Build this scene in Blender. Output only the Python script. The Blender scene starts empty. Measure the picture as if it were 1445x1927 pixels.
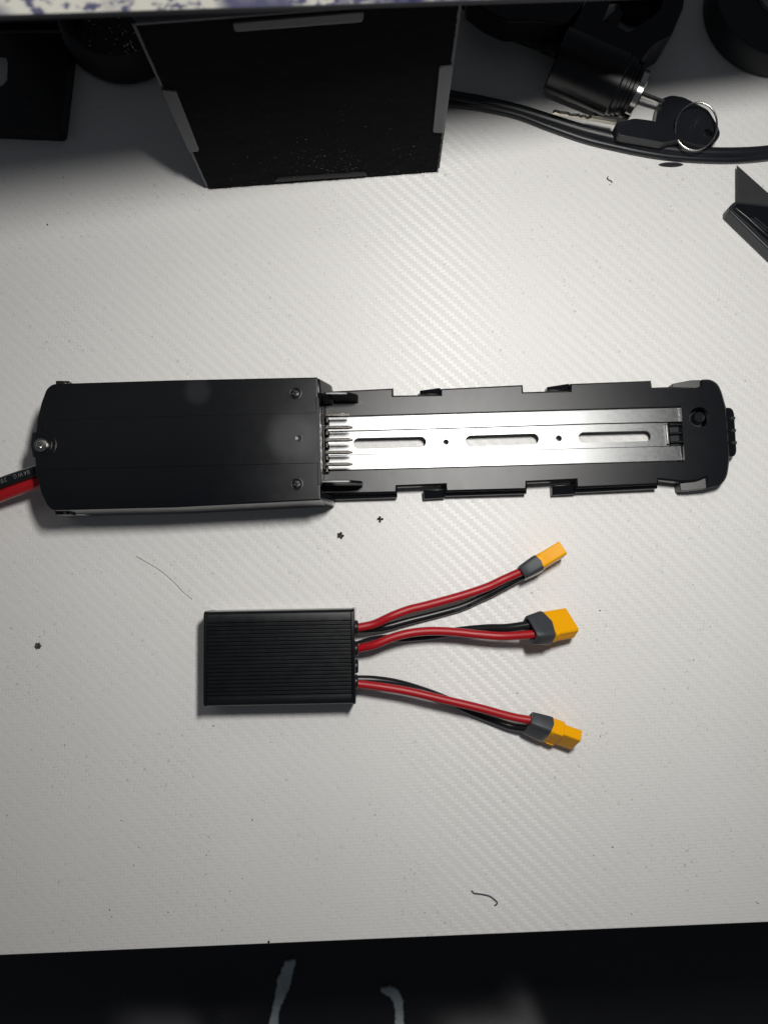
import bpy, bmesh, math, random
from mathutils import Vector, Matrix
from mathutils.geometry import tessellate_polygon
rnd = random.Random(7)
S = bpy.context.scene
COL = S.collection

# ------------------------------------------------------------------ camera, world, lamps, exposure
F, H, T = 1400.0, 0.45, math.radians(5.1)     # focal length in photo pixels, height above the desk, tilt
cam_d = bpy.data.cameras.new('camera'); cam = bpy.data.objects.new('camera', cam_d); COL.objects.link(cam)
cam.location = (0, 0, H); cam.rotation_euler = (T, 0, 0)
cam_d.sensor_fit = 'VERTICAL'; cam_d.sensor_height = 36; cam_d.lens = 36 * F / 1927
cam_d.clip_start = 0.01; cam_d.clip_end = 20
cam_d.dof.use_dof = True; cam_d.dof.focus_distance = 0.44; cam_d.dof.aperture_fstop = 6.9
S.camera = cam
S.render.resolution_x = 767; S.render.resolution_y = 1024
S.view_settings.view_transform = 'Standard'; S.view_settings.look = 'None'
S.view_settings.exposure = 0; S.view_settings.gamma = 1
try:
    S.cycles.use_denoising = True
except Exception: pass

W = bpy.data.worlds.new("World"); S.world = W; W.use_nodes = True
W.node_tree.nodes['Background'].inputs[0].default_value = (0.90, 0.96, 1.08, 1)
W.node_tree.nodes['Background'].inputs[1].default_value = 0.056

def lamp(name, loc, target, size, power, color):
    d = bpy.data.lights.new(name, 'AREA'); d.shape = 'ELLIPSE'; d.size, d.size_y = size; d.energy = power; d.color = color
    o = bpy.data.objects.new(name, d); COL.objects.link(o); o.location = loc
    o.rotation_euler = (Vector(target) - Vector(loc)).to_track_quat('-Z', 'Y').to_euler()
    return o
lamp('desk_lamp_light', (0.094, 0.155, 0.50), (0.090, 0.10, 0), (0.052, 0.092), 2.5, (1, 0.98, 0.943))

# ------------------------------------------------------------------ mapping helpers (photo pixel + real height -> world point)
cT, sT = math.cos(T), math.sin(T)
def ray(u, v):
    dx = (u - 722.5) / F; dy = (963.5 - v) / F
    return Vector((dx, dy * cT + sT, dy * sT - cT))
def P(u, v, z=0.0):
    r = ray(u, v); k = (z - H) / r.z
    return Vector((r.x * k, r.y * k, z))
def PV(u, v, A, B):                          # on the vertical plane through A and B
    n = Vector((B.y - A.y, -(B.x - A.x), 0)); r = ray(u, v); o = Vector((0, 0, H))
    k = (A - o).dot(n) / r.dot(n); return o + r * k
def PP(pts, z): return [P(u, v, z) for u, v in pts]

# ------------------------------------------------------------------ object helpers
def tag(o, label=None, cat=None, group=None, kind=None):
    if label: o['label'] = label
    if cat: o['category'] = cat
    if group: o['group'] = group
    if kind: o['kind'] = kind
    return o
def thing(name, label, cat, loc, group=None):
    o = bpy.data.objects.new(name, None); COL.objects.link(o); o.location = loc
    o.empty_display_size = 0.01
    return tag(o, label, cat, group)
def worldloc(o):
    p = Vector((0, 0, 0))
    while o: p += o.location; o = o.parent
    return p
def obj(name, bm, mat, parent=None, smooth=35, bevel=0, seg=2, label=None, kind=None, origin=None, blimit=35):
    """bm is in world coordinates"""
    org = worldloc(parent) if parent else Vector((0, 0, 0))
    loc = Vector((0, 0, 0))
    if parent is None:
        if origin is None:
            cs = [v.co for v in bm.verts]
            origin = Vector((sum(c.x for c in cs) / len(cs), sum(c.y for c in cs) / len(cs), min(c.z for c in cs)))
        loc = Vector(origin); org = loc
    bmesh.ops.translate(bm, verts=bm.verts, vec=-org)
    bmesh.ops.recalc_face_normals(bm, faces=bm.faces)
    me = bpy.data.meshes.new(name); bm.to_mesh(me); bm.free()
    if smooth:
        me.shade_smooth(); me.set_sharp_from_angle(angle=math.radians(smooth))
    o = bpy.data.objects.new(name, me); COL.objects.link(o)
    me.materials.append(mat)
    if parent: o.parent = parent
    o.location = loc
    if bevel:
        b = o.modifiers.new('bevel', 'BEVEL'); b.width = bevel; b.segments = seg; b.limit_method = 'ANGLE'
        b.angle_limit = math.radians(blimit); b.use_clamp_overlap = True
    if label: o['label'] = label
    if kind: o['kind'] = kind
    return o

def prism(bm, top, zbot, holes=(), bot=None):
    """top: list of world points (outline); holes likewise; straight walls down to zbot"""
    loops = [list(top)] + [list(h) for h in holes]
    allv = [p for l in loops for p in l]
    tris = tessellate_polygon([[Vector((p.x, p.y, 0)) for p in l] for l in loops])
    tv = [bm.verts.new(p) for p in allv]
    bb = list(bot) if bot else [Vector((p.x, p.y, zbot)) for p in allv]
    bv = [bm.verts.new(p) for p in bb]
    tf = []
    for a, b, c in tris:
        try:
            tf.append(bm.faces.new((tv[a], tv[b], tv[c]))); tf.append(bm.faces.new((bv[c], bv[b], bv[a])))
        except ValueError: pass
    i = 0
    for l in loops:
        n = len(l)
        for k in range(n):
            a, b = i + k, i + (k + 1) % n
            bm.faces.new((tv[a], tv[b], bv[b], bv[a]))
        i += n
    bmesh.ops.recalc_face_normals(bm, faces=bm.faces)
    ed = {e for f in tf for e in f.edges if len(e.link_faces) == 2 and e.calc_face_angle(1) < 0.001}
    bmesh.ops.dissolve_edges(bm, edges=list(ed), use_verts=False, use_face_split=False) if not holes else None
    return bm
def inset(pts, d):
    """outline moved inwards by d (points in order round the outline)"""
    n = len(pts); ar = sum(pts[i].x * pts[(i + 1) % n].y - pts[(i + 1) % n].x * pts[i].y for i in range(n)); sg = 1 if ar > 0 else -1
    out = []
    for i in range(n):
        a = (pts[i] - pts[i - 1]); b = (pts[(i + 1) % n] - pts[i]); a.z = b.z = 0
        na = Vector((-a.y, a.x, 0)).normalized() * sg; nb = Vector((-b.y, b.x, 0)).normalized() * sg
        m = na + nb; m = m / max(m.length_squared * .5, .5) if m.length > 1e-6 else na
        out.append(pts[i] + m * d)
    return out
def hexa(bm, a, b):
    """a, b: two quads (lists of 4 points)"""
    va = [bm.verts.new(p) for p in a]; vb = [bm.verts.new(p) for p in b]
    bm.faces.new(va); bm.faces.new(vb[::-1])
    for i in range(len(a)):
        j = (i + 1) % len(a); bm.faces.new((va[j], va[i], vb[i], vb[j]))
    return bm
def box(bm, c, sx, sy, sz, M=None):
    """centre of the base c"""
    M = M or Matrix.Identity(3); c = Vector(c)
    q = lambda z: [c + M @ Vector((x * sx / 2, y * sy / 2, z)) for x, y in ((-1, -1), (1, -1), (1, 1), (-1, 1))]
    return hexa(bm, q(0), q(sz))
def smooth_path(pts, n=8):
    out = []; N = len(pts)
    for i in range(N - 1):
        p0 = pts[max(i - 1, 0)]; p1 = pts[i]; p2 = pts[i + 1]; p3 = pts[min(i + 2, N - 1)]
        for k in range(n):
            t = k / n
            out.append(0.5 * ((2 * p1) + (p2 - p0) * t + (2 * p0 - 5 * p1 + 4 * p2 - p3) * t * t + (3 * p1 - p0 - 3 * p2 + p3) * t ** 3))
    out.append(pts[-1]); return out
def frames(pts):
    res = []
    for i in range(len(pts)):
        t = (pts[min(i + 1, len(pts) - 1)] - pts[max(i - 1, 0)]).normalized()
        s = Vector((0, 0, 1)).cross(t)
        s = s.normalized() if s.length > 1e-4 else Vector((1, 0, 0))
        res.append((pts[i], t, s, t.cross(s)))
    return res
def tube(bm, pts, r, seg=14, n=8, cap=True, sq=1.0):
    pts = smooth_path([Vector(p) for p in pts], n) if n else [Vector(p) for p in pts]
    fr = frames(pts); rings = []
    for i, (p, t, s, u) in enumerate(fr):
        rr = r(i / (len(fr) - 1)) if callable(r) else r
        rings.append([bm.verts.new(p + s * (math.cos(2 * math.pi * k / seg) * rr) + u * (math.sin(2 * math.pi * k / seg) * rr * sq)) for k in range(seg)])
    for a, b in zip(rings, rings[1:]):
        for k in range(seg):
            bm.faces.new((a[k], a[(k + 1) % seg], b[(k + 1) % seg], b[k]))
    if cap: bm.faces.new(rings[0][::-1]); bm.faces.new(rings[-1])
    return fr
def lathe(bm, prof, origin, axis=(0, 0, 1), seg=40, closed=False):
    """prof: list of (radius, distance along the axis)"""
    ax = Vector(axis).normalized(); q = ax.to_track_quat('Z', 'X'); o = Vector(origin); rings = []
    for r, h in prof:
        if r < 1e-7: rings.append([bm.verts.new(o + ax * h)])
        else: rings.append([bm.verts.new(o + q @ Vector((r * math.cos(2 * math.pi * k / seg), r * math.sin(2 * math.pi * k / seg), h))) for k in range(seg)])
    prs = list(zip(rings, rings[1:])) + ([(rings[-1], rings[0])] if closed else [])
    for a, b in prs:
        for k in range(seg):
            j = (k + 1) % seg
            if len(a) == 1 and len(b) == 1: continue
            if len(a) == 1: bm.faces.new((a[0], b[j], b[k]))
            elif len(b) == 1: bm.faces.new((a[k], a[j], b[0]))
            else: bm.faces.new((a[k], a[j], b[j], b[k]))
    return bm
def arc(c, r, a0, a1, n, z=None):
    return [(c[0] + r * math.cos(math.radians(a0 + (a1 - a0) * k / n)), c[1] + r * math.sin(math.radians(a0 + (a1 - a0) * k / n))) for k in range(n + 1)]
def circ(c, r, n=28): return arc(c, r, 0, 360, n)[:-1]
def stadium(c0, c1, r, n=10):
    a = math.degrees(math.atan2(c1[1] - c0[1], c1[0] - c0[0]))
    return arc(c0, r, a + 90, a + 270, n) + arc(c1, r, a - 90, a + 90, n)
def rounded(pts, rads, n=5):
    """round the corners of a pixel outline"""
    out = []; N = len(pts)
    for i in range(N):
        p0, p1, p2 = Vector(pts[i - 1]), Vector(pts[i]), Vector(pts[(i + 1) % N]); r = rads[i] if isinstance(rads, (list, tuple)) else rads
        if r <= 0: out.append(tuple(p1)); continue
        a = (p0 - p1); b = (p2 - p1); d = min(r, a.length * .45, b.length * .45)
        A = p1 + a.normalized() * d; B = p1 + b.normalized() * d
        for k in range(n + 1):
            t = k / n; out.append(tuple(A * (1 - t) ** 2 + p1 * 2 * t * (1 - t) + B * t * t))
    return out
def text_on_tube(txt, fr, r, s0, size, flip, mat, parent, ang0=0.0):
    """printed characters wrapped onto a wire's surface"""
    cu = bpy.data.curves.new('print', 'FONT'); cu.body = txt; cu.size = size; cu.space_character = 1.25
    o = bpy.data.objects.new('print', cu); COL.objects.link(o)
    dg = bpy.context.evaluated_depsgraph_get(); me = bpy.data.meshes.new_from_object(o.evaluated_get(dg))
    bpy.data.objects.remove(o)
    bm = bmesh.new(); bm.from_mesh(me); bpy.data.meshes.remove(me)
    L = [0]
    for a, b in zip(fr, fr[1:]): L.append(L[-1] + (b[0] - a[0]).length)
    for v in bm.verts:
        x, y = v.co.x, v.co.y - size * 0.35
        if flip: x, y = -x, -y
        s = max(0, min(L[-1] - 1e-6, s0 + x)); i = 0
        while L[i + 1] < s: i += 1
        t = (s - L[i]) / (L[i + 1] - L[i])
        p = fr[i][0].lerp(fr[i + 1][0], t); sd = fr[i][2].lerp(fr[i + 1][2], t); up = fr[i][3].lerp(fr[i + 1][3], t)
        a = math.pi / 2 - y / r + ang0
        v.co = p + (sd * math.cos(a) + up * math.sin(a)) * (r * 1.012 + 0.00010)
    return obj('printed_text', bm, mat, parent, smooth=0)

# ------------------------------------------------------------------ material helpers
class NT:
    def __init__(s, name):
        s.m = bpy.data.materials.new(name); s.m.use_nodes = True; s.t = s.m.node_tree; s.t.nodes.clear()
        s.out = s.t.nodes.new('ShaderNodeOutputMaterial')
    def n(s, typ, **kw):
        nd = s.t.nodes.new(typ)
        for k, v in kw.items(): setattr(nd, k, v)
        return nd
    def lk(s, a, b): s.t.links.new(a, b)
    def inp(s, sock, val):
        if hasattr(val, 'is_linked') or hasattr(val, 'links'): s.lk(val, sock)
        else: sock.default_value = val
    def math(s, op, a, b=None, c=None, clamp=False):
        nd = s.n('ShaderNodeMath', operation=op, use_clamp=clamp); s.inp(nd.inputs[0], a)
        if b is not None: s.inp(nd.inputs[1], b)
        if c is not None: s.inp(nd.inputs[2], c)
        return nd.outputs[0]
    def mix(s, f, a, b):
        nd = s.n('ShaderNodeMix', data_type='RGBA'); s.inp(nd.inputs[0], f); s.inp(nd.inputs[6], a); s.inp(nd.inputs[7], b); return nd.outputs[2]
    def noise(s, scale, detail=3, rough=.5, vec=None, dims='3D'):
        nd = s.n('ShaderNodeTexNoise', noise_dimensions=dims); nd.inputs['Scale'].default_value = scale; nd.inputs['Detail'].default_value = detail; nd.inputs['Roughness'].default_value = rough
        if vec is not None: s.lk(vec, nd.inputs['Vector'])
        return nd
    def ramp(s, f, stops):
        nd = s.n('ShaderNodeValToRGB'); s.lk(f, nd.inputs[0]); e = nd.color_ramp.elements
        while len(e) < len(stops): e.new(.5)
        for i, (p, c) in enumerate(stops): e[i].position = p; e[i].color = c if len(c) == 4 else (*c, 1)
        return nd.outputs[0]
    def pos(s): return s.n('ShaderNodeNewGeometry').outputs['Position']
    def bsdf(s, **kw):
        b = s.n('ShaderNodeBsdfPrincipled'); s.lk(b.outputs[0], s.out.inputs[0])
        for k, v in kw.items():
            s.inp(b.inputs[k], v if not (isinstance(v, tuple) and len(v) == 3 and k in ('Base Color',)) else (*v, 1))
        return b
def g3(x): return (x, x, x, 1)

def plastic(name, col, rough, grain=0.0, gscale=1500, spec=.5, var=.25, dust=0.0, blush=(), rvar=.10):
    m = NT(name); p = m.pos()
    n1 = m.noise(60, 4, .6, p)
    c = m.mix(n1.outputs[0], (*[x * (1 - var) for x in col], 1), (*[x * (1 + var) for x in col], 1))
    if dust:
        d = m.ramp(m.noise(900, 3, .7, p).outputs[0], [(.66, (0, 0, 0)), (.74, (1, 1, 1))])
        d2 = m.math('MULTIPLY', d, m.ramp(m.noise(28, 3, .6, p).outputs[0], [(.42, (0, 0, 0)), (.68, (1, 1, 1))]))
        c = m.mix(m.math('MULTIPLY', d2, dust), c, (.22, .22, .23, 1))
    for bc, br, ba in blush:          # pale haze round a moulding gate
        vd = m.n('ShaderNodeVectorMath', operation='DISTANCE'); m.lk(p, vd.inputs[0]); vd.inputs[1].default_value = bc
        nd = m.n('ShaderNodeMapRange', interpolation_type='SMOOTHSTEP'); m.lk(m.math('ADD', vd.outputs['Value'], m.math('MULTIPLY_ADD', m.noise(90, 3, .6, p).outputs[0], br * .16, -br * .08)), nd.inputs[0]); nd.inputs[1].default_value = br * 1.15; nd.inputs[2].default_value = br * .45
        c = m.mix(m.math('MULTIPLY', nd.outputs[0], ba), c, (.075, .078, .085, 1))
    r = m.math('MULTIPLY_ADD', m.noise(140, 3, .6, p).outputs[0], rvar, rough - rvar / 2)
    df = m.n('ShaderNodeBsdfDiffuse'); m.inp(df.inputs['Color'], c)
    gl = m.n('ShaderNodeBsdfGlossy', distribution='BECKMANN'); m.inp(gl.inputs['Roughness'], r)
    fr = m.n('ShaderNodeFresnel'); fr.inputs[0].default_value = 1.0 + spec
    mx = m.n('ShaderNodeMixShader'); m.lk(fr.outputs[0], mx.inputs[0]); m.lk(df.outputs[0], mx.inputs[1]); m.lk(gl.outputs[0], mx.inputs[2])
    m.lk(mx.outputs[0], m.out.inputs[0])
    if grain:
        bp = m.n('ShaderNodeBump'); bp.inputs['Strength'].default_value = grain; bp.inputs['Distance'].default_value = .00007
        m.lk(m.noise(gscale, 2, .6, p).outputs[0], bp.inputs['Height'])
        for q in (df, gl): m.lk(bp.outputs[0], q.inputs['Normal'])
        m.lk(bp.outputs[0], fr.inputs['Normal'])
    return m.m

M = {}
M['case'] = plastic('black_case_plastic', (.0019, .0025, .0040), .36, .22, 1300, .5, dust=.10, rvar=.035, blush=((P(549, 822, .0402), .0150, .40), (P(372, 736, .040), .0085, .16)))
M['case_side'] = M['case']
M['tray'] = plastic('grained_black_plastic', (.0052, .0060, .0080), .38, .55, 2100, .5, rvar=.03)
M['gloss'] = plastic('smooth_black_plastic', (.0050, .0056, .0072), .34, .05, 800, .5)
M['ctrl'] = plastic('black_anodised_aluminium', (.0062, .0072, .0090), .42, .10, 1600, .5, dust=.12)
M['dark'] = plastic('dark_matt_plastic', (.010, .011, .014), .6, .1, 900, .4)
M['cable'] = plastic('black_cable_rubber', (.012, .0135, .017), .42, .1, 900, .5)
M['red'] = plastic('red_silicone', (.36, .010, .015), .44, .05, 900, .5, var=.10)
M['blackwire'] = plastic('black_silicone', (.010, .011, .013), .36, .05, 900, .5)
M['boot'] = plastic('grey_rubber_boot', (.045, .050, .057), .5, .12, 900, .4)
M['yellow'] = plastic('yellow_nylon', (.84, .38, .004), .42, .12, 900, .22, var=.06)
M['felt'] = plastic('black_felt', (.006, .0064, .0078), .95, .9, 1800, .1, dust=.5)
M['darkedge'] = plastic('dark_plastic_edge', (.012, .012, .014), .6, .05, 900, .3)
M['greyedge'] = plastic('grey_plastic_edge', (.105, .105, .112), .6, .05, 900, .3, var=.06)
M['keyhead'] = plastic('black_key_plastic', (.0095, .0105, .013), .40, .15, 900, .5)
M['tape'] = plastic('black_tape', (.030, .033, .038), .55, .1, 700, .4)
M['core'] = plastic('grey_cardboard_core', (.11, .105, .10), .8, .2, 700, .2)
M['knife'] = plastic('dark_grey_knife_plastic', (.022, .024, .028), .42, .15, 900, .5)
M['blade'] = plastic('black_coated_steel', (.035, .036, .038), .5, .1, 900, .4)
M['print'] = plastic('pale_grey_print', (.16, .17, .17), .6)
M['printfaint'] = plastic('faint_grey_print', (.075, .08, .085), .6)
M['crumb'] = plastic('dark_crumb', (.040, .032, .030), .45)
M['redcrumb'] = plastic('reddish_crumb', (.12, .03, .025), .8)
M['thread'] = plastic('purple_black_thread', (.055, .045, .080), .9)
M['speck'] = plastic('grey_speck', (.10, .095, .09), .9)
M['smudge'] = plastic('pale_grey_smudge', (.42, .41, .395), .9)
M['lint'] = plastic('pale_lint', (.20, .22, .23), .95, .6, 900, .1, var=.4)
M['fray'] = plastic('pale_backing_cloth', (.55, .62, .64), .95, .9, 1500, .1, var=.5)

def metal(name, col, rough, aniso=0, grain=0, gscale=1500, var=.06):
    m = NT(name); p = m.pos()
    c = m.mix(m.noise(300, 3, .6, p).outputs[0], (*[x * (1 - var) for x in col], 1), (*[min(1, x * (1 + var)) for x in col], 1))
    r = m.math('MULTIPLY_ADD', m.noise(500, 3, .6, p).outputs[0], .08, rough - .04)
    gl = m.n('ShaderNodeBsdfGlossy', distribution='BECKMANN'); m.inp(gl.inputs['Color'], c); m.inp(gl.inputs['Roughness'], r)
    m.lk(gl.outputs[0], m.out.inputs[0])
    if grain:
        bp = m.n('ShaderNodeBump'); bp.inputs['Strength'].default_value = grain; bp.inputs['Distance'].default_value = .00006
        m.lk(m.noise(gscale, 2, .6, p).outputs[0], bp.inputs['Height']); m.lk(bp.outputs[0], gl.inputs['Normal'])
    return m.m
M['alu'] = metal('satin_aluminium', (.25, .254, .256), .385, 0, .6, 2300)
M['steel'] = metal('bright_steel', (.62, .61, .58), .28)
M['dullsteel'] = metal('dull_steel', (.34, .34, .33), .38, 0, .2, 900)
M['contact'] = metal('tinned_contact', (.065, .062, .057), .30, 0, .6, 900, .2)
M['brass'] = metal('nickel_brass', (.85, .80, .66), .42, 0, 1.5, 900)
M['copper'] = metal('copper_scrap', (.80, .42, .26), .3)
M['redscrap'] = plastic('red_scrap', (.35, .01, .015), .4)

# white vinyl with a woven carbon-fibre relief, on the desk
def desk_mat():
    m = NT('white_woven_vinyl'); p = m.pos()
    mp = m.n('ShaderNodeMapping'); mp.inputs['Rotation'].default_value = (0, 0, math.radians(-2.6)); m.lk(p, mp.inputs[0])
    CELL = .00202
    sp = m.n('ShaderNodeSeparateXYZ'); m.lk(mp.outputs[0], sp.inputs[0])
    wob = m.noise(16, 2, .5, p)
    X = m.math('ADD', m.math('DIVIDE', sp.outputs[0], CELL), m.math('MULTIPLY', wob.outputs[0], 1.2))
    Y = m.math('ADD', m.math('DIVIDE', sp.outputs[1], CELL), m.math('MULTIPLY', m.noise(14, 2, .5, mp.outputs[0]).outputs[0], 1.2))
    i = m.math('FLOOR', X); j = m.math('FLOOR', Y); fx = m.math('SUBTRACT', X, i); fy = m.math('SUBTRACT', Y, j)
    k = m.math('FLOORED_MODULO', m.math('ADD', i, j), 4.0)
    weft = m.math('LESS_THAN', k, 1.5)
    k0 = m.math('FLOORED_MODULO', k, 2.0)
    along = m.mixf = None
    def sel(f, a, b):     # f ? a : b
        return m.math('ADD', m.math('MULTIPLY', f, a), m.math('MULTIPLY', m.math('SUBTRACT', 1.0, f), b))
    fa = sel(weft, fx, fy); fb = sel(weft, fy, fx)
    a = m.math('MULTIPLY_ADD', m.math('ADD', k0, fa), 1.0, -1.0)          # -1..1 along the float
    b = m.math('MULTIPLY_ADD', fb, 2.0, -1.0)                             # -1..1 across it
    def pw(x, n): return m.math('MULTIPLY', m.math('SIGN', x), m.math('POWER', m.math('ABSOLUTE', x), n))
    na = m.math('MULTIPLY', pw(a, 9.0), .22)
    amp = sel(weft, .10, .05)
    nb = m.math('ADD', m.math('MULTIPLY', b, amp), m.math('MULTIPLY', pw(b, 11.0), .12))
    nb = m.math('ADD', nb, m.math('MULTIPLY', m.math('SINE', m.math('MULTIPLY', fb, 25.1)), .03))   # threads inside each tow
    jit = m.noise(700, 2, .6, p); sj = m.n('ShaderNodeSeparateColor'); m.lk(jit.outputs[1], sj.inputs[0])
    flat = m.ramp(m.noise(9, 3, .55, p).outputs[0], [(.30, g3(.5)), (.62, g3(1))])
    nx = m.math('ADD', m.math('MULTIPLY', sel(weft, na, nb), flat), m.math('MULTIPLY_ADD', sj.outputs[0], .10, -.05))
    ny = m.math('ADD', m.math('MULTIPLY', sel(weft, nb, na), flat), m.math('MULTIPLY_ADD', sj.outputs[1], .10, -.05))
    cb = m.n('ShaderNodeCombineXYZ'); m.lk(nx, cb.inputs[0]); m.lk(ny, cb.inputs[1]); cb.inputs[2].default_value = 1
    # rotate back with the weave
    vr = m.n('ShaderNodeVectorRotate', rotation_type='Z_AXIS'); m.lk(cb.outputs[0], vr.inputs['Vector']); vr.inputs['Angle'].default_value = math.radians(8.0)
    nm = m.n('ShaderNodeVectorMath', operation='NORMALIZE'); m.lk(vr.outputs[0], nm.inputs[0])
    # grime caught in the dents at the ends of floats, stronger in worn patches
    ea = m.math('GREATER_THAN', m.math('ABSOLUTE', a), .86); eb = m.math('GREATER_THAN', m.math('ABSOLUTE', b), .80)
    crease = m.math('MAXIMUM', m.math('MULTIPLY', ea, 1.0), m.math('MULTIPLY', eb, .45))
    patch = m.ramp(m.noise(22, 4, .6, p).outputs[0], [(.42, g3(0)), (.70, g3(1))])
    broken = m.ramp(m.noise(330, 2, .6, p).outputs[0], [(.48, g3(0)), (.62, g3(1))])
    gr = m.math('MULTIPLY', m.math('MULTIPLY', crease, m.math('MULTIPLY_ADD', patch, .8, .35)), m.math('MULTIPLY_ADD', broken, .9, .10))
    wn = m.n('ShaderNodeTexWhiteNoise', noise_dimensions='2D'); c2 = m.n('ShaderNodeCombineXYZ')
    m.lk(m.math('FLOOR', m.math('MULTIPLY', X, 1.0)), c2.inputs[0]); m.lk(j, c2.inputs[1]); m.lk(c2.outputs[0], wn.inputs['Vector'])
    dist = m.math('ADD', m.math('POWER', m.math('SUBTRACT', fx, .5), 2.0), m.math('POWER', m.math('SUBTRACT', fy, .5), 2.0))
    pit = m.math('MULTIPLY', m.math('GREATER_THAN', wn.outputs[0], .985), m.math('LESS_THAN', m.math('ADD', dist, m.math('MULTIPLY_ADD', m.noise(1100, 3, .7, p).outputs[0], 1.0, -.5)), .10))
    pit = m.math('MULTIPLY', pit, m.math('MULTIPLY_ADD', patch, .9, .25))
    base = m.mix(m.noise(7, 4, .6, p).outputs[0], (.70, .69, .675, 1), (.765, .76, .745, 1))
    base = m.mix(m.math('MULTIPLY', gr, .27), base, (.20, .185, .17, 1))
    base = m.mix(m.math('MULTIPLY', pit, .40), base, (.20, .18, .16, 1))
    bs = m.bsdf(**{'Base Color': base, 'Roughness': sel(weft, .48, .60), 'Specular IOR Level': .68, 'Anisotropic': m.math('MULTIPLY', weft, .85)})
    tg = m.n('ShaderNodeVectorRotate', rotation_type='Z_AXIS'); tg.inputs['Vector'].default_value = (0, 1, 0); tg.inputs['Angle'].default_value = math.radians(8.0)
    m.lk(tg.outputs[0], bs.inputs['Tangent'])
    m.lk(nm.outputs[0], bs.inputs['Normal'])
    return m.m
M['desk'] = desk_mat()

# ------------------------------------------------------------------ the setting: desk top and floor
bm = bmesh.new()
e0, e1 = P(0, 1798.5), P(1445, 1736)
d = (e1 - e0).normalized(); nrm = Vector((-d.y, d.x, 0))
c0 = e0 - d * .45; c1 = e1 + d * .45
outline = [c0, c1, c1 + nrm * .85, c0 + nrm * .85]
prism(bm, outline, -.022)
desk = obj('desk_top', bm, M['desk'], smooth=0, bevel=.0012, seg=3, origin=(0, 0, -.022)); tag(desk, kind='structure')
bm = bmesh.new(); box(bm, (0, 0, -.74), 4, 4, .02)
fl = NT('dark_floor'); fl.bsdf(**{'Base Color': fl.mix(fl.noise(6, 4).outputs[0], (.02, .02, .022, 1), (.035, .034, .034, 1)), 'Roughness': .6})
tag(obj('floor', bm, fl.m, smooth=0), kind='structure')

# ------------------------------------------------------------------ chair below the desk edge, black leather
chair = thing('chair', 'black leather chair with split seat below the front edge of the desk', 'chair', (0, -.45, -.32))
lm = NT('black_leather'); lp = lm.pos()
lsep = lm.n('ShaderNodeSeparateXYZ'); lm.lk(lp, lsep.inputs[0])
def lit_patch(x0, x1, y0, soft):  # soft pale patches of reflected light, painted into the leather colour
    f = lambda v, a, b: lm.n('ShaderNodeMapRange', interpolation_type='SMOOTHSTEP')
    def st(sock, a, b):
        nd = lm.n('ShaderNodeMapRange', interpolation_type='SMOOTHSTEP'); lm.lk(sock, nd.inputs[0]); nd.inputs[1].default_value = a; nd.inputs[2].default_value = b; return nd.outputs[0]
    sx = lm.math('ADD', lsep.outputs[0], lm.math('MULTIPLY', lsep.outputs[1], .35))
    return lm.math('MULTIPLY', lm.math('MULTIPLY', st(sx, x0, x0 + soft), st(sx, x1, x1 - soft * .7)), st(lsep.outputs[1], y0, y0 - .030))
lit_mask = lm.math('ADD', lit_patch(-.42, -.305, -.395, .05), lm.math('ADD', lit_patch(-.115, .0, -.398, .05), lit_patch(-.035, .012, -.375, .03)), clamp=True)
lit_mask = lm.math('MULTIPLY', lit_mask, .55)
lb = lm.bsdf(**{'Base Color': lm.mix(lit_mask, lm.mix(lm.noise(30, 4).outputs[0], (.012, .0125, .015, 1), (.020, .0205, .024, 1)), (.34, .33, .34, 1)), 'Roughness': .45})
bp = lm.n('ShaderNodeBump'); bp.inputs['Strength'].default_value = .5; bp.inputs['Distance'].default_value = .0006
lm.lk(lm.noise(420, 4, .6, lp).outputs[0], bp.inputs['Height']); lm.lk(bp.outputs[0], lb.inputs['Normal'])
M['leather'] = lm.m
SZ = -.30
def seat_z(x, y):
    z = SZ + .006 * math.sin(x * 17 + 1.2) + .004 * math.sin(y * 23 + x * 9)
    for cx, cy, w, h in ((-.16, -.50, .035, .030), (.13, -.50, .055, .034)):
        z += h * math.exp(-((x - cx) / w) ** 2) * max(0, min(1, (-.38 - y) / .09))
    return z
bm = bmesh.new(); nx, ny = 70, 48; g = []
for j in range(ny + 1):
    row = []
    for i in range(nx + 1):
        x = -.48 + .96 * i / nx; y = -.14 - .50 * j / ny
        ed = min((x + .48), (.48 - x), (-.14 - y), (y + .64)); z = seat_z(x, y) - .05 * max(0, 1 - ed / .05) ** 2
        row.append(bm.verts.new((x, y, z)))
    g.append(row)
for j in range(ny):
    for i in range(nx): bm.faces.new((g[j][i], g[j + 1][i], g[j + 1][i + 1], g[j][i + 1]))
ret = bmesh.ops.extrude_face_region(bm, geom=bm.faces[:])
for v in [x for x in ret['geom'] if isinstance(x, bmesh.types.BMVert)]: v.co.z = SZ - .10
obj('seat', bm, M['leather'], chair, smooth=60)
def frayed(px):
    out = []
    N = len(px)
    for i in range(N):
        a, b = Vector(px[i]), Vector(px[(i + 1) % N]); n = max(2, int((b - a).length / 3))
        for k in range(n):
            q = a.lerp(b, k / n); q += Vector((rnd.uniform(-1, 1), rnd.uniform(-1, 1))) * 1.3; out.append(q)
    w = [P(q[0], q[1], SZ) for q in out]
    return [Vector((p.x, p.y, seat_z(p.x, p.y) + .0035)) for p in w]
for name, px in (('seat_tear', [(536, 1811), (557, 1806), (545, 1857), (528, 1891), (522, 1940), (505, 1940), (518, 1877), (523, 1843)]),
                 ('seat_tear', [(717, 1853), (734, 1850), (749, 1857), (758, 1877), (760, 1940), (742, 1940), (744, 1896), (741, 1877), (734, 1867), (720, 1861)])):
    bm = bmesh.new(); pts = frayed(px); prism(bm, pts, SZ - .012)
    obj(name, bm, M['fray'], chair, smooth=0)
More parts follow.
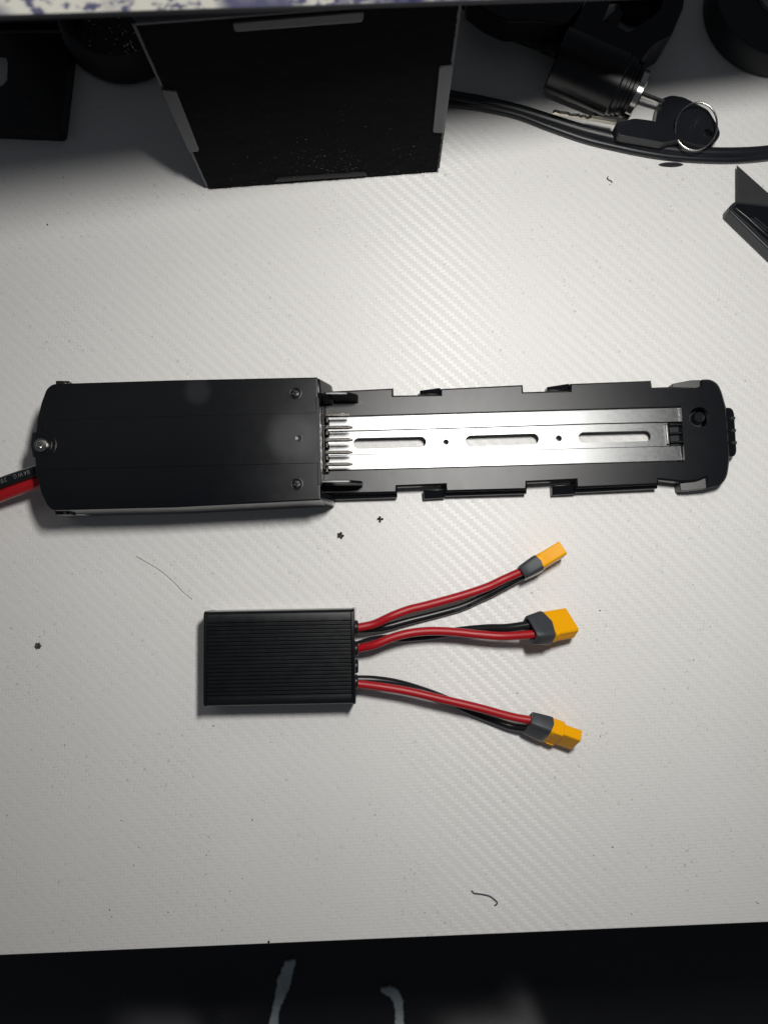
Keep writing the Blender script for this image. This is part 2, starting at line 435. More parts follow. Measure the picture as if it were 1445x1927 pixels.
bm = bmesh.new(); box(bm, (0, -.40, -.72), .06, .06, .33); obj('post', bm, M['dark'], chair, bevel=.004)

# ------------------------------------------------------------------ battery mount (controller case, rail tray)
CZ = .050; TZ = .016; RZ = .0118; KZ = .0096
KB = .80                      # heights in this block are written for a 50 mm case; the case is 40 mm
P_real = P
def P(u, v, z=0.0):
    q = P_real(u, v, z * KB); return Vector((q.x, q.y, z))
bat = thing('battery_mount', 'long black battery mount with silver rails lying across the desk', 'battery mount', P(640, 840, 0))
top = [(100, 722), (330, 715), (598, 709.5), (604, 941), (330, 955), (98, 960.5), (88, 950), (78, 928), (70, 895), (66, 868), (66, 832), (70, 792), (78, 758), (88, 731)]
top = rounded(top, [8, 0, 3, 3, 0, 10, 3, 3, 3, 3, 3, 3, 3, 8], 4)
bm = bmesh.new(); prism(bm, PP(top, CZ), .002)
obj('case_body', bm, M['case'], bat, bevel=.0034, seg=5, smooth=50, blimit=60)
# raised centre panel of the lid (its edges read as two seams)
bm = bmesh.new(); prism(bm, PP([(80, 790), (381, 781.5), (597, 776.5), (600.5, 871.5), (330, 878), (82, 884)], CZ + .0003), CZ - .004)
obj('lid_panel', bm, M['case'], bat, bevel=.00022, seg=2, smooth=0)
# stepped shoulders at the open end of the case
def shoulder(v0, v1, name):
    a = P(599, v0, CZ - .0008); b = P(601, v1, CZ - .0008); bm = bmesh.new()
    dx = [(-.004, CZ - .0008), (.0006, CZ - .0008), (.0060, .033), (.0066, .030), (.0066, .0035), (-.004, .0035)]
    A = [Vector((a.x + q, a.y, z)) for q, z in dx]; B = [Vector((b.x + q, b.y, z)) for q, z in dx]
    hexa(bm, A, B); obj(name, bm, M['gloss'], bat, bevel=.0011, seg=3, smooth=50)
shoulder(711.5, 742, 'case_shoulder'); shoulder(925, 940.5, 'case_shoulder')
# rim of the opening
bm = bmesh.new(); prism(bm, PP(rounded([(594, 747), (600.5, 747), (604.5, 913), (598, 913)], 1.5, 3), CZ + .0002), CZ - .006)
obj('opening_rim', bm, M['case'], bat, bevel=.0006, seg=3, smooth=50)
# guide prongs
def prong(uv0, uv1, uv2, thick, name):
    a, b, c = P(*uv0, .040), P(*uv1, .040), P(*uv2, .0175)
    prof = [Vector((a.x, a.y, .0410)), Vector((b.x, b.y, .0402)), Vector((b.x + .0022, b.y, .0392)), Vector((c.x - .0008, b.y, .0350)), Vector((c.x, b.y, .0335)), Vector((c.x, b.y, TZ + .0006)), Vector((a.x, a.y, TZ + .0006))]
    bm = bmesh.new(); off = Vector((0, -thick, 0)); hexa(bm, prof, [p + off for p in prof])
    obj(name, bm, M['gloss'], bat, bevel=.0004, seg=2, smooth=50)
prong((598, 738), (651, 737.5), (675, 752), .0017, 'guide_prong')
prong((602, 903.5), (656, 903), (683, 915), .0017, 'guide_prong')
# terminal block inside the opening with vertical ridges
bm = bmesh.new(); prism(bm, PP([(600, 757), (613, 757), (617, 892), (604, 892)], .017), .004)
obj('terminal_block', bm, M['dark'], bat, bevel=.0006, seg=2)
bm = bmesh.new(); prism(bm, PP([(606, 764), (609, 764), (612.5, 884), (609.5, 884)], .0215), .015)
obj('terminal_ridge', bm, M['gloss'], bat, bevel=.0003, seg=2)
for k, v in enumerate((780.5, 804, 827.5, 851, 873.5)):
    z1, z0 = .0262, .0226
    y = P(613, v, z1); ye = P(655, v - .6, z1); tipx = P(657.5 if k == 0 else 663.5, v, z1).x
    hw = .00085
    pts = [Vector((y.x, y.y - hw, z1)), Vector((ye.x, ye.y - hw, z1)), Vector((tipx, ye.y - hw * (.9 if k == 0 else .35), z1 - .0005)), Vector((tipx, ye.y + hw * (.9 if k == 0 else .35), z1 - .0005)), Vector((ye.x, ye.y + hw, z1)), Vector((y.x, y.y + hw, z1))]
    bm = bmesh.new(); prism(bm, pts, z0, bot=[Vector((p.x, p.y, z0)) for p in pts])
    obj('contact_blade', bm, M['contact'], bat, bevel=.00015, seg=1, smooth=30)
    bm = bmesh.new(); q = P(616, v + 11, .021); box(bm, (q.x, q.y, .012), .0016, .0030, .0105)
    obj('contact_spring', bm, M['contact'], bat, bevel=.0003)
# tray: one moulding with notches, a channel for the rails and a screw hole
tray_out = [(606, 738), (627, 736.5), (740, 731), (740.5, 744.5), (828, 743), (828, 732), (983, 724.5), (984, 738), (1071, 735.5), (1071.5, 722.5), (1224, 716.5), (1226, 729.5), (1268, 728), (1310, 730), (1316, 727),
            (1316, 714.5), (1336, 713.5), (1350, 722), (1357, 737), (1365, 766), (1369, 812), (1372, 862), (1370, 880), (1367, 898), (1357, 912), (1328, 919), (1327, 899.5), (1310, 906),
            (1279, 907.5), (1238, 903), (1237, 912.5), (1083, 919), (1082, 904), (991, 908.5), (990.5, 922), (838, 926), (837, 913), (747.5, 916.5), (747, 928), (627, 931), (608, 931)]
rads = [0, 0, 1, 1, 1, 1, 1, 1, 1, 1, 1, 1, 2, 8, 1, 6, 10, 8, 6, 2, 0, 3, 4, 10, 10, 3, 1, 10, 6, 1, 1, 1, 1, 1, 1, 1, 1, 1, 1, 0, 0]
rails_hole = [(617, 783), (840, 776.5), (1120, 768.5), (1277, 764), (1281, 764), (1288, 868), (1284, 868.5), (1120, 873), (840, 881), (619, 887)]
rads = [r if r >= 5 else 0 for r in rads]
full = PP(rounded(tray_out, rads, 4), TZ - .0013); rim = [Vector((p.x, p.y, TZ)) for p in inset(full, .0011)]
bm = bmesh.new(); prism(bm, rim, .0015, holes=[PP(rails_hole, TZ), PP(circ((1315, 785), 19), TZ)])
obj('tray', bm, M['tray'], bat, smooth=40)
bm = bmesh.new(); va = [bm.verts.new(p) for p in rim]; vb = [bm.verts.new(p) for p in full]; vc = [bm.verts.new((p.x, p.y, .0015)) for p in full]; vd = [bm.verts.new((p.x, p.y, .0015)) for p in rim]
for k in range(len(rim)):
    j = (k + 1) % len(rim)
    for A_, B_ in ((va, vb), (vb, vc), (vc, vd)): bm.faces.new((A_[k], A_[j], B_[j], B_[k]))
obj('tray_edge', bm, M['gloss'], bat, smooth=40)
# lower skirt that shows along both long sides and the angled hooks in the notches
def low(px, z, name, mat='gloss', zb=.0, bev=.0005, slope=0, fall=0):
    bm = bmesh.new(); pts = PP(px, z)
    if slope:
        x0, x1 = min(p.x for p in pts), max(p.x for p in pts)
        for p in pts: p.z -= slope * (x1 - p.x) / (x1 - x0)
    if fall:
        y0, y1 = min(p.y for p in pts), max(p.y for p in pts)
        for p in pts:
            f = (p.y - y0) / (y1 - y0); p.z -= abs(fall) * (f if fall > 0 else 1 - f)
    prism(bm, pts, zb); obj(name, bm, M[mat], bat, bevel=bev, seg=2)
low([(790, 741.5), (790, 733.5), (825, 728), (829, 727.5), (829, 743)], .0100, 'hook', fall=.0030)
low([(1029.5, 735), (1029.5, 727), (1064, 721), (1072, 719.5), (1072, 735)], .0100, 'hook', fall=.0030)
low([(797, 922), (838, 920), (838, 936), (798, 938.5)], .0100, 'hook', fall=-.0030)
low([(1039, 913), (1084, 911), (1084, 929), (1040, 931)], .0100, 'hook', fall=-.0030)
low([(1267.5, 729.5), (1267.5, 720), (1300, 714.8), (1317, 714.8), (1318, 732), (1300, 729.5)], .0145, 'end_hook', 'tray', .001, .0003, .003)
low([(1281, 906), (1327, 897.5), (1329, 919), (1300, 922.5), (1283, 923)], .0145, 'end_hook', 'tray', .001, .0003, .003)
low(rounded([(1360, 766), (1377, 766.5), (1382, 776), (1386.5, 850), (1383, 858), (1368, 861)], [0, 6, 6, 6, 6, 0]), .0135, 'end_tab', 'gloss', .002, .0012)
for v in (787, 810, 833):
    q = P(1378 + (v - 787) * .06, v, .0135); bm = bmesh.new(); box(bm, (q.x, q.y, .0095), .0026, .0016, .0046); obj('end_tab_rib', bm, M['dark'], bat)
def skirt(px, name='skirt'): low(px, .0110, name, 'gloss', .0005, .0004, fall=-.0030)
skirt([(612, 931), (747, 927), (748, 935.5), (632, 939.5)]); skirt([(837, 924), (991, 920), (991.5, 928.5), (838, 933)]); skirt([(1082, 917), (1237, 911), (1238, 919), (1083, 926.5)])
# rails
def slab(px, zt, name, holes=(), mat='alu', th=.0016, bev=.00018):
    bm = bmesh.new(); prism(bm, PP(px, zt), zt - th, holes=[PP(h, zt) for h in holes]); return obj(name, bm, M[mat], bat, bevel=bev, seg=2, smooth=30)
slab([(611, 785), (660, 783), (840, 777.8), (1120, 769.6), (1278, 765.2), (1279.5, 793.5), (1120, 797), (840, 805.8), (660, 810.6), (611, 812)], RZ, 'outer_rail', th=.0026)
slab([(613, 858), (660, 856), (840, 851.3), (1120, 843.4), (1280, 839), (1283.5, 866.5), (1120, 871.3), (840, 879.2), (660, 884), (613, 885.5)], RZ, 'outer_rail', th=.0026)
slots = [stadium((675.5, 834.5), (791.5, 831.8), 10.3), stadium((886, 829.8), (1003, 826.2), 10.6), stadium((1098, 823.2), (1215, 820.2), 10)]
slab([(613, 812.6), (660, 811.2), (840, 806.4), (1120, 797.6), (1255, 794.3), (1259, 839), (1120, 842.9), (840, 850.8), (660, 855.6), (613, 857)], KZ, 'centre_rail', slots + [circ((839, 832), 5.4, 18), circ((1051, 825), 5.8, 18)], th=.0022, bev=0)
bm = bmesh.new(); prism(bm, PP([(1251.5, 798), (1257, 797.5), (1260.5, 836), (1255, 836.5)], RZ), KZ - .001); obj('rail_lip', bm, M['alu'], bat, bevel=.0005, seg=3)
bm = bmesh.new(); prism(bm, PP([(1258, 796), (1284, 795), (1286, 838), (1262, 839)], .0080), .002); obj('rail_stop', bm, M['dark'], bat)
for v in (799, 815, 831.5):
    bm = bmesh.new(); prism(bm, PP([(1260 + (v - 799) * .06, v - 1.6), (1283 + (v - 799) * .06, v - 2.4), (1283 + (v - 799) * .06, v + 1.2), (1260 + (v - 799) * .06, v + 2)], RZ), .006); obj('stop_rib', bm, M['tray'], bat, bevel=.0003)
# recessed plug in the screw hole
q = P(1312, 787, .006); bm = bmesh.new(); lathe(bm, [(0, .0085), (.0030, .0085), (.0035, .008), (.0037, .002), (.0037, 0)], (q.x, q.y, .001)); obj('screw_plug', bm, M['tray'], bat)
q = P(1315, 785, .008); bm = bmesh.new(); box(bm, (q.x, q.y, .0016), .02, .02, .0018); obj('hole_floor', bm, M['dark'], bat)
# case screws
for u, v in ((556, 740), (558.5, 911)):
    q = P(u, v, CZ)
    bm = bmesh.new(); lathe(bm, [(.0034, -.001), (.0034, .00035), (.0030, .00045), (.0027, .0003), (.0026, -.0008)], q, seg=32); sc = obj('screw_seat', bm, M['gloss'], bat, smooth=60)
    bm = bmesh.new(); lathe(bm, [(.0026, -.001), (.0026, .0001), (.0021, .0005), (.0008, .0007), (0, .0007)], q, seg=28); obj('screw_head', bm, M['ctrl'], sc, smooth=60)
    bm = bmesh.new()
    for an in (20, 110):
        box(bm, (q.x, q.y, CZ + .0003), .0036, .0007, .0006, Matrix.Rotation(math.radians(an), 3, 'Z'))
        for sx in (-1, 1):
            dd = Matrix.Rotation(math.radians(an), 3, 'Z') @ Vector((sx * .0017, 0, 0)); box(bm, (q.x + dd.x, q.y + dd.y, CZ + .0004), .0006, .0009, .0007, Matrix.Rotation(math.radians(an), 3, 'Z'))
    obj('cross_recess', bm, M['dark'], sc, smooth=0)
q = P(562, 825, CZ + .0003); bm = bmesh.new(); lathe(bm, [(.0021, -.001), (.0021, .0002), (.0018, .00028), (.0016, .0001), (0, .00005)], q, seg=28); obj('moulding_mark', bm, M['case'], bat, smooth=60)
# end bolt with boss
q = P(79, 838, CZ)
bm = bmesh.new(); prism(bm, PP(rounded([(61, 813), (86, 812), (86, 862), (62, 860), (58, 838)], [2, 0, 0, 2, 3]), CZ - .001), .02); obj('bolt_block', bm, M['gloss'], bat, bevel=.0006)
for rr_, rw in ((.0080, .0006), (.0056, .0006)):
    bm = bmesh.new(); tube(bm, [q + Vector((rr_ * math.cos(a), rr_ * math.sin(a), 0)) for a in [math.radians(-80 + 160 * k / 24) for k in range(25)]], rw, 8, 0); obj('bolt_ring', bm, M['gloss'], bat, smooth=60)
bm = bmesh.new(); lathe(bm, [(.0040, 0), (.0041, .0009), (.0038, .0016), (.0028, .0021), (.0020, .0022), (.0015, .0012), (0, .0009)], q, seg=32); bo = obj('bolt', bm, M['steel'], bat, smooth=40)
bm = bmesh.new()
for an in (15, 75, 135): box(bm, (q.x, q.y, CZ + .0011), .0040, .0005, .0009, Matrix.Rotation(math.radians(an), 3, 'Z'))
obj('bolt_recess', bm, M['dullsteel'], bo, smooth=0)
# side clips
for u0, u1, v0, v1, z in ((105, 131, 716, 724, .046), (104, 131, 958, 968.5, .040)):
    bm = bmesh.new(); prism(bm, PP([(u0, v0), (u1, v0 + .5), (u1, v1), (u0, v1)], z), z - .012); cl = obj('side_clip', bm, M['gloss'], bat, bevel=.0006, seg=2)
    qq = P(u1 - 8, (v0 + v1) / 2 + 1.5, z); bm = bmesh.new(); lathe(bm, [(.0009, -.001), (.0009, .0002), (.0006, .0005), (0, .0006)], qq, seg=16); obj('clip_pin', bm, M['dullsteel'], cl)
bm = bmesh.new(); prism(bm, PP([(100, 958), (150, 958), (160, 967), (104, 968)], .022), .0); obj('case_foot', bm, M['dark'], bat, bevel=.002)
for o in [c for c in bpy.data.objects if c.type == 'MESH' and c.parent and (c.parent == bat or c.parent.parent == bat)]:
    for v_ in o.data.vertices: v_.co.z *= KB
P = P_real
# power wires leaving the case at the left
bm = bmesh.new(); fr = tube(bm, [P(90, 879, .026), P(66, 888, .024), P(30, 900, .021), (P(0, 911, .019)), P(-45, 929, .014), P(-100, 950, .009)], .0036, 18)
w = obj('power_wire', bm, M['blackwire'], bat, label='black wire printed AWG', smooth=80)
Ls = 0; tx = None
text_on_tube('8AWG   200°C', fr, .0036, .0093, .0034, False, M['print'], w)
bm = bmesh.new(); tube(bm, [P(90, 901, .023), P(72, 907, .0215), P(35, 920.5, .019), P(0, 934, .0165), P(-45, 953, .012), P(-100, 975, .008)], .0036, 18)
obj('power_wire', bm, M['red'], bat, label='red wire', smooth=80)

# ------------------------------------------------------------------ ribbed converter with three leads
XZ = .0235
con = thing('power_converter', 'small black ribbed aluminium box with three yellow plugged leads', 'converter', P(525, 1240, 0))
A = (P(390, 1151.5, XZ) + P(390, 1330.5, XZ)) / 2; B = (P(661, 1145.5, XZ) + P(661, 1326.3, XZ)) / 2
ax = (B - A).normalized(); sy = Vector((-ax.y, ax.x, 0)); hw = (P(390, 1151.5, XZ) - P(390, 1330.5, XZ)).length / 2
def prof(inset=0, ribs=True):
    pr = []; h = XZ - inset; w = hw - inset; r = .0026
    pr += [(-w + r * .5, .0005 + inset), (-w, r * .6 + inset)]
    pr += [(-w + r * (1 - math.cos(a)), h - r + r * math.sin(a)) for a in [math.radians(x) for x in (0, 22, 45, 67, 90)]]
    if ribs:
        n = 20; y0 = -w + .0052; y1 = w - .0052; p = (y1 - y0) / n
        for k in range(n):
            a = y0 + p * k
            pr += [(a, h - .00022), (a + .00010, h - .0014), (a + p * .46, h - .0014), (a + p * .46 + .00010, h - .00022), (a + p * .46 + .00035, h), (a + p - .00028, h)]
    pr += [(w - r * (1 - math.cos(a)), h - r + r * math.sin(a)) for a in [math.radians(x) for x in (90, 67, 45, 22, 0)]]
    pr += [(w, r * .6 + inset), (w - r * .5, .0005 + inset)]
    return pr
def extr(bm, pr, a, b):
    f = lambda o: [Vector((o.x, o.y, 0)) + sy * y + Vector((0, 0, z)) for y, z in pr]
    return hexa(bm, f(a), f(b))
bm = bmesh.new(); extr(bm, prof(), A, B); obj('ribbed_body', bm, M['ctrl'], con, smooth=30)
for o, dd in ((A, -1), (B, 1)):
    bm = bmesh.new(); extr(bm, prof(-.0003, False), o - ax * .0001 * -dd, o + ax * (.0021 * dd)); obj('end_plate', bm, M['gloss'], con, smooth=30, bevel=.0005, seg=2)
for v in (1180, 1221, 1253.5, 1282.5):
    q = P(672, v, .0145); bm = bmesh.new()
    lathe(bm, [(0, -.003), (.0039, -.003), (.0039, .0012), (.0034, .0017), (.0027, .0017), (.0024, .0012), (0, .0010)], q - ax * .0010, ax, 28)
    gm = obj('grommet', bm, M['gloss'], con, smooth=40)
    bm = bmesh.new(); lathe(bm, [(.0040, -.0006), (.0041, -.0004), (.0041, 0), (.0040, .0002)], q - ax * .0004, ax, 28, closed=False); obj('grommet_ring', bm, M['cable'], gm, smooth=60)

def lead(red, black, rr, tA, tB, w, t, roll, boot, bootlen, kind, lab, lift, pitch=0):
    """red/black: pixel paths with heights; tA, tB: pixel ends of the plug's top face centreline"""
    phi = math.radians(roll)
    zc = abs(w / 2 * math.sin(phi)) + abs(t / 2 * math.cos(phi)) + lift
    zt = zc + t / 2 * math.cos(phi)
    a3, b3 = P(*tA, zt), P(*tB, zt); axd = (b3 - a3).normalized(); L = (b3 - a3).length; th_ = math.radians(pitch); L /= math.cos(th_)
    if pitch:
        up_ = L * math.sin(th_); a3 = P(*tA, zt + up_)
    hh = Vector((0, 0, 1)).cross(axd).normalized(); nn = Vector((0, 0, 1))
    nn = axd * math.sin(th_) + Vector((0, 0, 1)) * math.cos(th_); axd = axd * math.cos(th_) - Vector((0, 0, 1)) * math.sin(th_)
    Wd = hh * math.cos(phi) + nn * math.sin(phi); Td = -hh * math.sin(phi) + nn * math.cos(phi)
    o = a3 - Td * (t / 2)
    def loft(bm, sts, wave=0):
        rings = [[bm.verts.new(o + axd * (s + wave * (math.cos(2 * math.pi * p / w) - .6) * (s > -.0016)) + Wd * p + Td * q2) for p, q2 in sec] for s, sec in sts]
        for ra, rb in zip(rings, rings[1:]):
            for k in range(len(ra)):
                j = (k + 1) % len(ra); bm.faces.new((ra[k], ra[j], rb[j], rb[k]))
        bm.faces.new(rings[0][::-1]); bm.faces.new(rings[-1])
    def rect(W_, T_, c=.0, c2=None):
        a, b = W_ / 2, T_ / 2; c2 = c if c2 is None else c2
        return [(-a, -b + c2), (-a + c2, -b), (a - c, -b), (a, -b + c), (a, b - c), (a - c, b), (-a + c2, b), (-a, b - c2)]
    def oval(W_, T_, n=32, e=.42):
        out = []
        for k in range(n):
            an = 2 * math.pi * k / n; cx, cy = math.cos(an), math.sin(an)
            out.append((W_ / 2 * math.copysign(abs(cx) ** e, cx), T_ / 2 * math.copysign(abs(cy) ** e, cy)))
        return out
    bm = bmesh.new()
    big, sm = (w, t)
    if kind == 'stepped':
        loft(bm, [(0, rect(w * .98, t, .0006)), (.0058, rect(w * .98, t, .0006)), (.0058, rect(w * .72, t * .93, .0005)), (L, rect(w * .72, t * .93, .0005))])
    else:
        loft(bm, [(0, rect(w * .96, t * .96, .0004, .0010)), (.0008, rect(w, t, .0004, .0010)), (L, rect(w, t, .0004, .0010))])
    pl = obj('plug', bm, M['yellow'], con, smooth=30, bevel=.0003, seg=2, label=lab)
    # flange lips where the boot ends, two small arched lugs and a mould line
    bm = bmesh.new(); loft(bm, [(-.0014, oval(w * 1.08, t * 1.06, 32, .35)), (.0010, oval(w * 1.08, t * 1.06, 32, .35))]); obj('flange', bm, M['yellow'], pl, smooth=40, bevel=.0002)
    if kind != 'stepped':
        bm = bmesh.new(); sd = -1
        c = o + Wd * (sd * w / 2) + Td * (-t * .05)
        Mx = Matrix((axd, Td, Wd * sd)).transposed(); box(bm, c + axd * (L * .52) - Wd * (sd * .0002), L * .90, .00035, .0003, Mx); obj('mould_line', bm, M['yellow'], pl, smooth=0)
    else:
        bm = bmesh.new(); lathe(bm, [(.0007, -.0003), (.0007, .0001), (.0004, .0002), (0, .0002)], o + axd * .0036 + Td * (t / 2), Td, 14); obj('mould_pip', bm, M['yellow'], pl)
        bm = bmesh.new(); Mx = Matrix((axd, Td, -Wd)).transposed(); box(bm, o + axd * .0030 - Wd * (w * .49) - Td * (t * .42), .0042, .0006, .0004, Mx); obj('mould_line', bm, M['yellow'], pl, smooth=0)
    bw, bt = boot; s0 = -.0010; bl = bootlen
    bm = bmesh.new()
    loft(bm, [(s0 + .0005, oval(bw * .93, bt * .9)), (s0, oval(bw, bt)), (s0 - .25 * bl, oval(bw, bt)), (s0 - bl * .6, oval(bw * .93, bt * .95)), (s0 - bl + .0004, oval(bw * .84, bt * .90)), (s0 - bl, oval(bw * .80, bt * .86)), (s0 - bl, oval(bw * .68, bt * .70)), (s0 - bl + .003, oval(bw * .62, bt * .62))], .0011 if w > t else .0005)
    obj('boot', bm, M['boot'], pl, smooth=45)
    entry = o + axd * (s0 - bl + .004)
    for nm, path, mat, off, lb in (('wire', red, 'red', rr[0], 'red wire'), ('wire', black, 'blackwire', rr[1], 'black wire')):
        pts = [P(*p) for p in path]
        e = entry + Wd * off[0] + Td * off[1]
        pts.append(e)
        bm = bmesh.new(); fr = tube(bm, pts, rr[2], 18, 8); wo = obj(nm, bm, M[mat], con, smooth=80, label=lb)
        if mat == 'blackwire' and kind == 'plain1':
            text_on_tube('14AWG  200°C', fr[::-1], rr[2], .028, .0026, False, M['printfaint'], wo, .50)
g = .0145
lead([(668, 1181, g), (676, 1180.5, g), (705, 1174, .0145), (737.6, 1159, .016), (770, 1147, .0155), (802.6, 1139, .015), (867.7, 1121, .0145), (916.5, 1104.7, .0138), (949, 1089.5, .0125)],
     [(668, 1182, .013), (679, 1183.5, .012), (721, 1180, .0065), (770, 1167.5, .0045), (822, 1154.5, .0035), (867.7, 1141.5, .0035), (900, 1127, .0040), (933, 1110.6, .0055)],
     ((.0004, .0030), (-.0010, -.0030), .00245), (1019.5, 1054), (1059.5, 1030), .0085, .0160, -9, (.0102, .0176), .0123, 'plain1', 'yellow plug on the lead farthest from the desk edge', .003)
lead([(668, 1221, g), (676, 1219.5, g), (705, 1213, .0175), (737.6, 1200, .018), (770, 1191.5, .0175), (802.6, 1187.9, .0165), (835, 1188, .0155), (867.7, 1190.5, .0150), (900, 1194, .0152), (949, 1197, .0165)],
     [(668, 1215, .014), (676, 1213.5, .0135), (698.5, 1206, .010), (735, 1201.5, .006), (770, 1200, .0045), (819, 1195, .0035), (867.7, 1187, .0060), (916.5, 1182.5, .0100), (955, 1181.5, .0140)],
     ((-.0036, .0004), (.0036, 0), .0025), (1038.5, 1170.5), (1080.7, 1164.8), .0162, .0090, -38, (.0188, .0112), .0125, 'plain2', 'broad yellow plug on the middle lead, its wide face up', .0016, 22)
lead([(668, 1286, g), (676, 1287, g), (721, 1293, .0148), (770, 1301.5, .0150), (835, 1316.6, .0150), (900, 1332, .0148), (965, 1349.5, .0145)],
     [(668, 1279, .012), (676, 1278.5, .0115), (705, 1279.5, .0105), (744, 1285, .008), (786, 1296.6, .005), (835, 1314.5, .0035), (884, 1337.7, .0035), (933, 1356.6, .0045), (965, 1367, .006)],
     ((.0010, .0035), (-.0010, -.0030), .0024), (1043.5, 1365), (1094.8, 1383.6), .0092, .0160, -34, (.0108, .0178), .0125, 'stepped', 'stepped yellow socket on the lead nearest the desk edge', .0030)

# ------------------------------------------------------------------ monitor along the top of the photograph
mon = thing('monitor', 'monitor with bright blurred text along the top edge of the photo', 'monitor', (-.05, .19, .01))
ma, mb = P(0, 28, .203), P(870, 0.5, .166); md = (mb - ma).normalized(); mn = Vector((-md.y, md.x, 0)).normalized()
m0 = ma - md * .28; m1 = mb + md * .22; BZ = .0020
sc = NT('screen_text'); gm_ = sc.n('ShaderNodeTexCoord').outputs['Object']
mp = sc.n('ShaderNodeMapping'); mp.inputs['Scale'].default_value = (170, 1, 200); sc.lk(gm_, mp.inputs[0])
t1 = sc.noise(1.0, 3, .6, mp.outputs[0])
msk = sc.ramp(t1.outputs[0], [(.40, g3(.0)), (.50, g3(1))])
mp2 = sc.n('ShaderNodeMapping'); mp2.inputs['Scale'].default_value = (26, 1, 9); sc.lk(gm_, mp2.inputs[0])
bl = sc.ramp(sc.noise(1.0, 2, .5, mp2.outputs[0]).outputs[0], [(.36, (.05, .05, .13)), (.47, (.62, .60, .52))])
cc = sc.mix(msk, (.10, .10, .17, 1), bl)
em = sc.n('ShaderNodeEmission'); sc.lk(cc, em.inputs[0]); em.inputs[1].default_value = .85; sc.lk(em.outputs[0], sc.out.inputs[0])
def slabv(bm, a, b, z0, z1, d0, d1):
    up = lambda z: Vector((0, 0, z))
    hexa(bm, [a + mn * d0 + up(z0), b + mn * d0 + up(z0), b + mn * d1 + up(z0), a + mn * d1 + up(z0)], [a + mn * d0 + up(z1), b + mn * d0 + up(z1), b + mn * d1 + up(z1), a + mn * d1 + up(z1)])
bm = bmesh.new(); slabv(bm, m0, m1, -BZ, .30, .0006, .030); obj('housing', bm, M['dark'], mon, smooth=0, bevel=.0006)
bm = bmesh.new(); slabv(bm, m0 + md * .006, m1 - md * .006, 0, .29, 0, .0009); obj('screen', bm, sc.m, mon, smooth=0)
bm = bmesh.new(); slabv(bm, m0, m1, -BZ, -.0001, -.0006, .002); obj('bezel', bm, M['dark'], mon, smooth=0)
q = P(0, 20, .01); bm = bmesh.new(); box(bm, (q.x - .03, q.y + .03, 0), .16, .075, .012); obj('stand_foot', bm, M['dark'], mon, bevel=.003)
bm = bmesh.new(); box(bm, (q.x + .0, q.y + .035, .012), .05, .02, .26); obj('stand_neck', bm, M['dark'], mon, bevel=.003)

# ------------------------------------------------------------------ felt fronted box under the monitor
fa, fb = P(391, 354, 0), P(825, 321, 0); fd = (fb - fa).normalized(); fn = Vector((-fd.y, fd.x, 0))
bx = thing('felt_box', 'square black box with fuzzy felt front and grey edge tabs under the monitor', 'box', (fa + fb) / 2)
Wb = (fb - fa).length; HB = .141
def onface(s, z, d): return fa + fd * s + fn * d + Vector((0, 0, z))
bm = bmesh.new(); hexa(bm, [onface(0, .0, .0012), onface(Wb, .0, .0012), onface(Wb, .0, .13), onface(0, .0, .13)], [onface(0, HB, .0012), onface(Wb, HB, .0012), onface(Wb, HB, .13), onface(0, HB, .13)])
obj('shell', bm, M['greyedge'], bx, bevel=.0006)
bm = bmesh.new(); e = .0010; NXF, NZF = 60, 60; gg = []
for j in range(NZF + 1):
    row = []
    for i in range(NXF + 1):
        s = e + (Wb - 2 * e) * i / NXF; z = .0002 + (HB - .0015) * j / NZF - (rnd.uniform(0, .0012) if j == 0 else 0)
        if i in (0, NXF): s += rnd.uniform(-.0002, .0002)
        row.append(bm.verts.new(onface(s, z, -.0008 - rnd.uniform(0, .0003))))
    gg.append(row)
for j in range(NZF):
    for i in range(NXF): bm.faces.new((gg[j][i], gg[j][i + 1], gg[j + 1][i + 1], gg[j + 1][i]))
ret = bmesh.ops.extrude_face_region(bm, geom=bm.faces[:])
bmesh.ops.translate(bm, verts=[x for x in ret['geom'] if isinstance(x, bmesh.types.BMVert)], vec=fn * .0016)
felt = obj('felt_panel', bm, M['felt'], bx, smooth=60)
bm = bmesh.new()
for k in range(1500):                     # loose fibres along the lower and side edges of the felt
    if k < 900: s, z = rnd.uniform(0, Wb), abs(rnd.gauss(0, .0012))
    elif k < 1050: s, z = Wb - abs(rnd.gauss(0, .0006)), rnd.uniform(0, .045)
    else: s, z = rnd.uniform(.004, Wb - .004), .002 + .075 * rnd.random() ** 2
    a = onface(s, z, -.0010); l = rnd.uniform(.0006, .0018); dv = (fd * rnd.uniform(-1, 1) - fn * rnd.uniform(.3, 1) + Vector((0, 0, rnd.uniform(-.9, .4)))).normalized()
    b = a + dv * l; b.z = max(b.z, .0002); wv = fd * .00006
    v = [bm.verts.new(p) for p in (a - wv, a + wv, b)]; bm.faces.new(v)
obj('felt_fibres', bm, M['felt'], felt, smooth=0, kind='stuff')
bm = bmesh.new()
for k in range(420):
    s = Wb * (.55 + rnd.gauss(0, .19)); z = abs(rnd.gauss(.004, .024)) + .001
    if not (0.004 < s < Wb - .004 and z < .13): continue
    a = onface(s, z, -.0016); l = rnd.uniform(.0002, .0009) * rnd.choice((1, 1, 1, 1.8)); dv = (fd * rnd.uniform(-1, 1) + Vector((0, 0, rnd.uniform(-1, 1)))).normalized() * l; wv = fd.cross(fn) * .00007 - fn * .0001
    bm.faces.new([bm.verts.new(p) for p in (a - wv, a + wv, a + dv)])
obj('lint', bm, M['lint'], felt, smooth=0, kind='stuff')
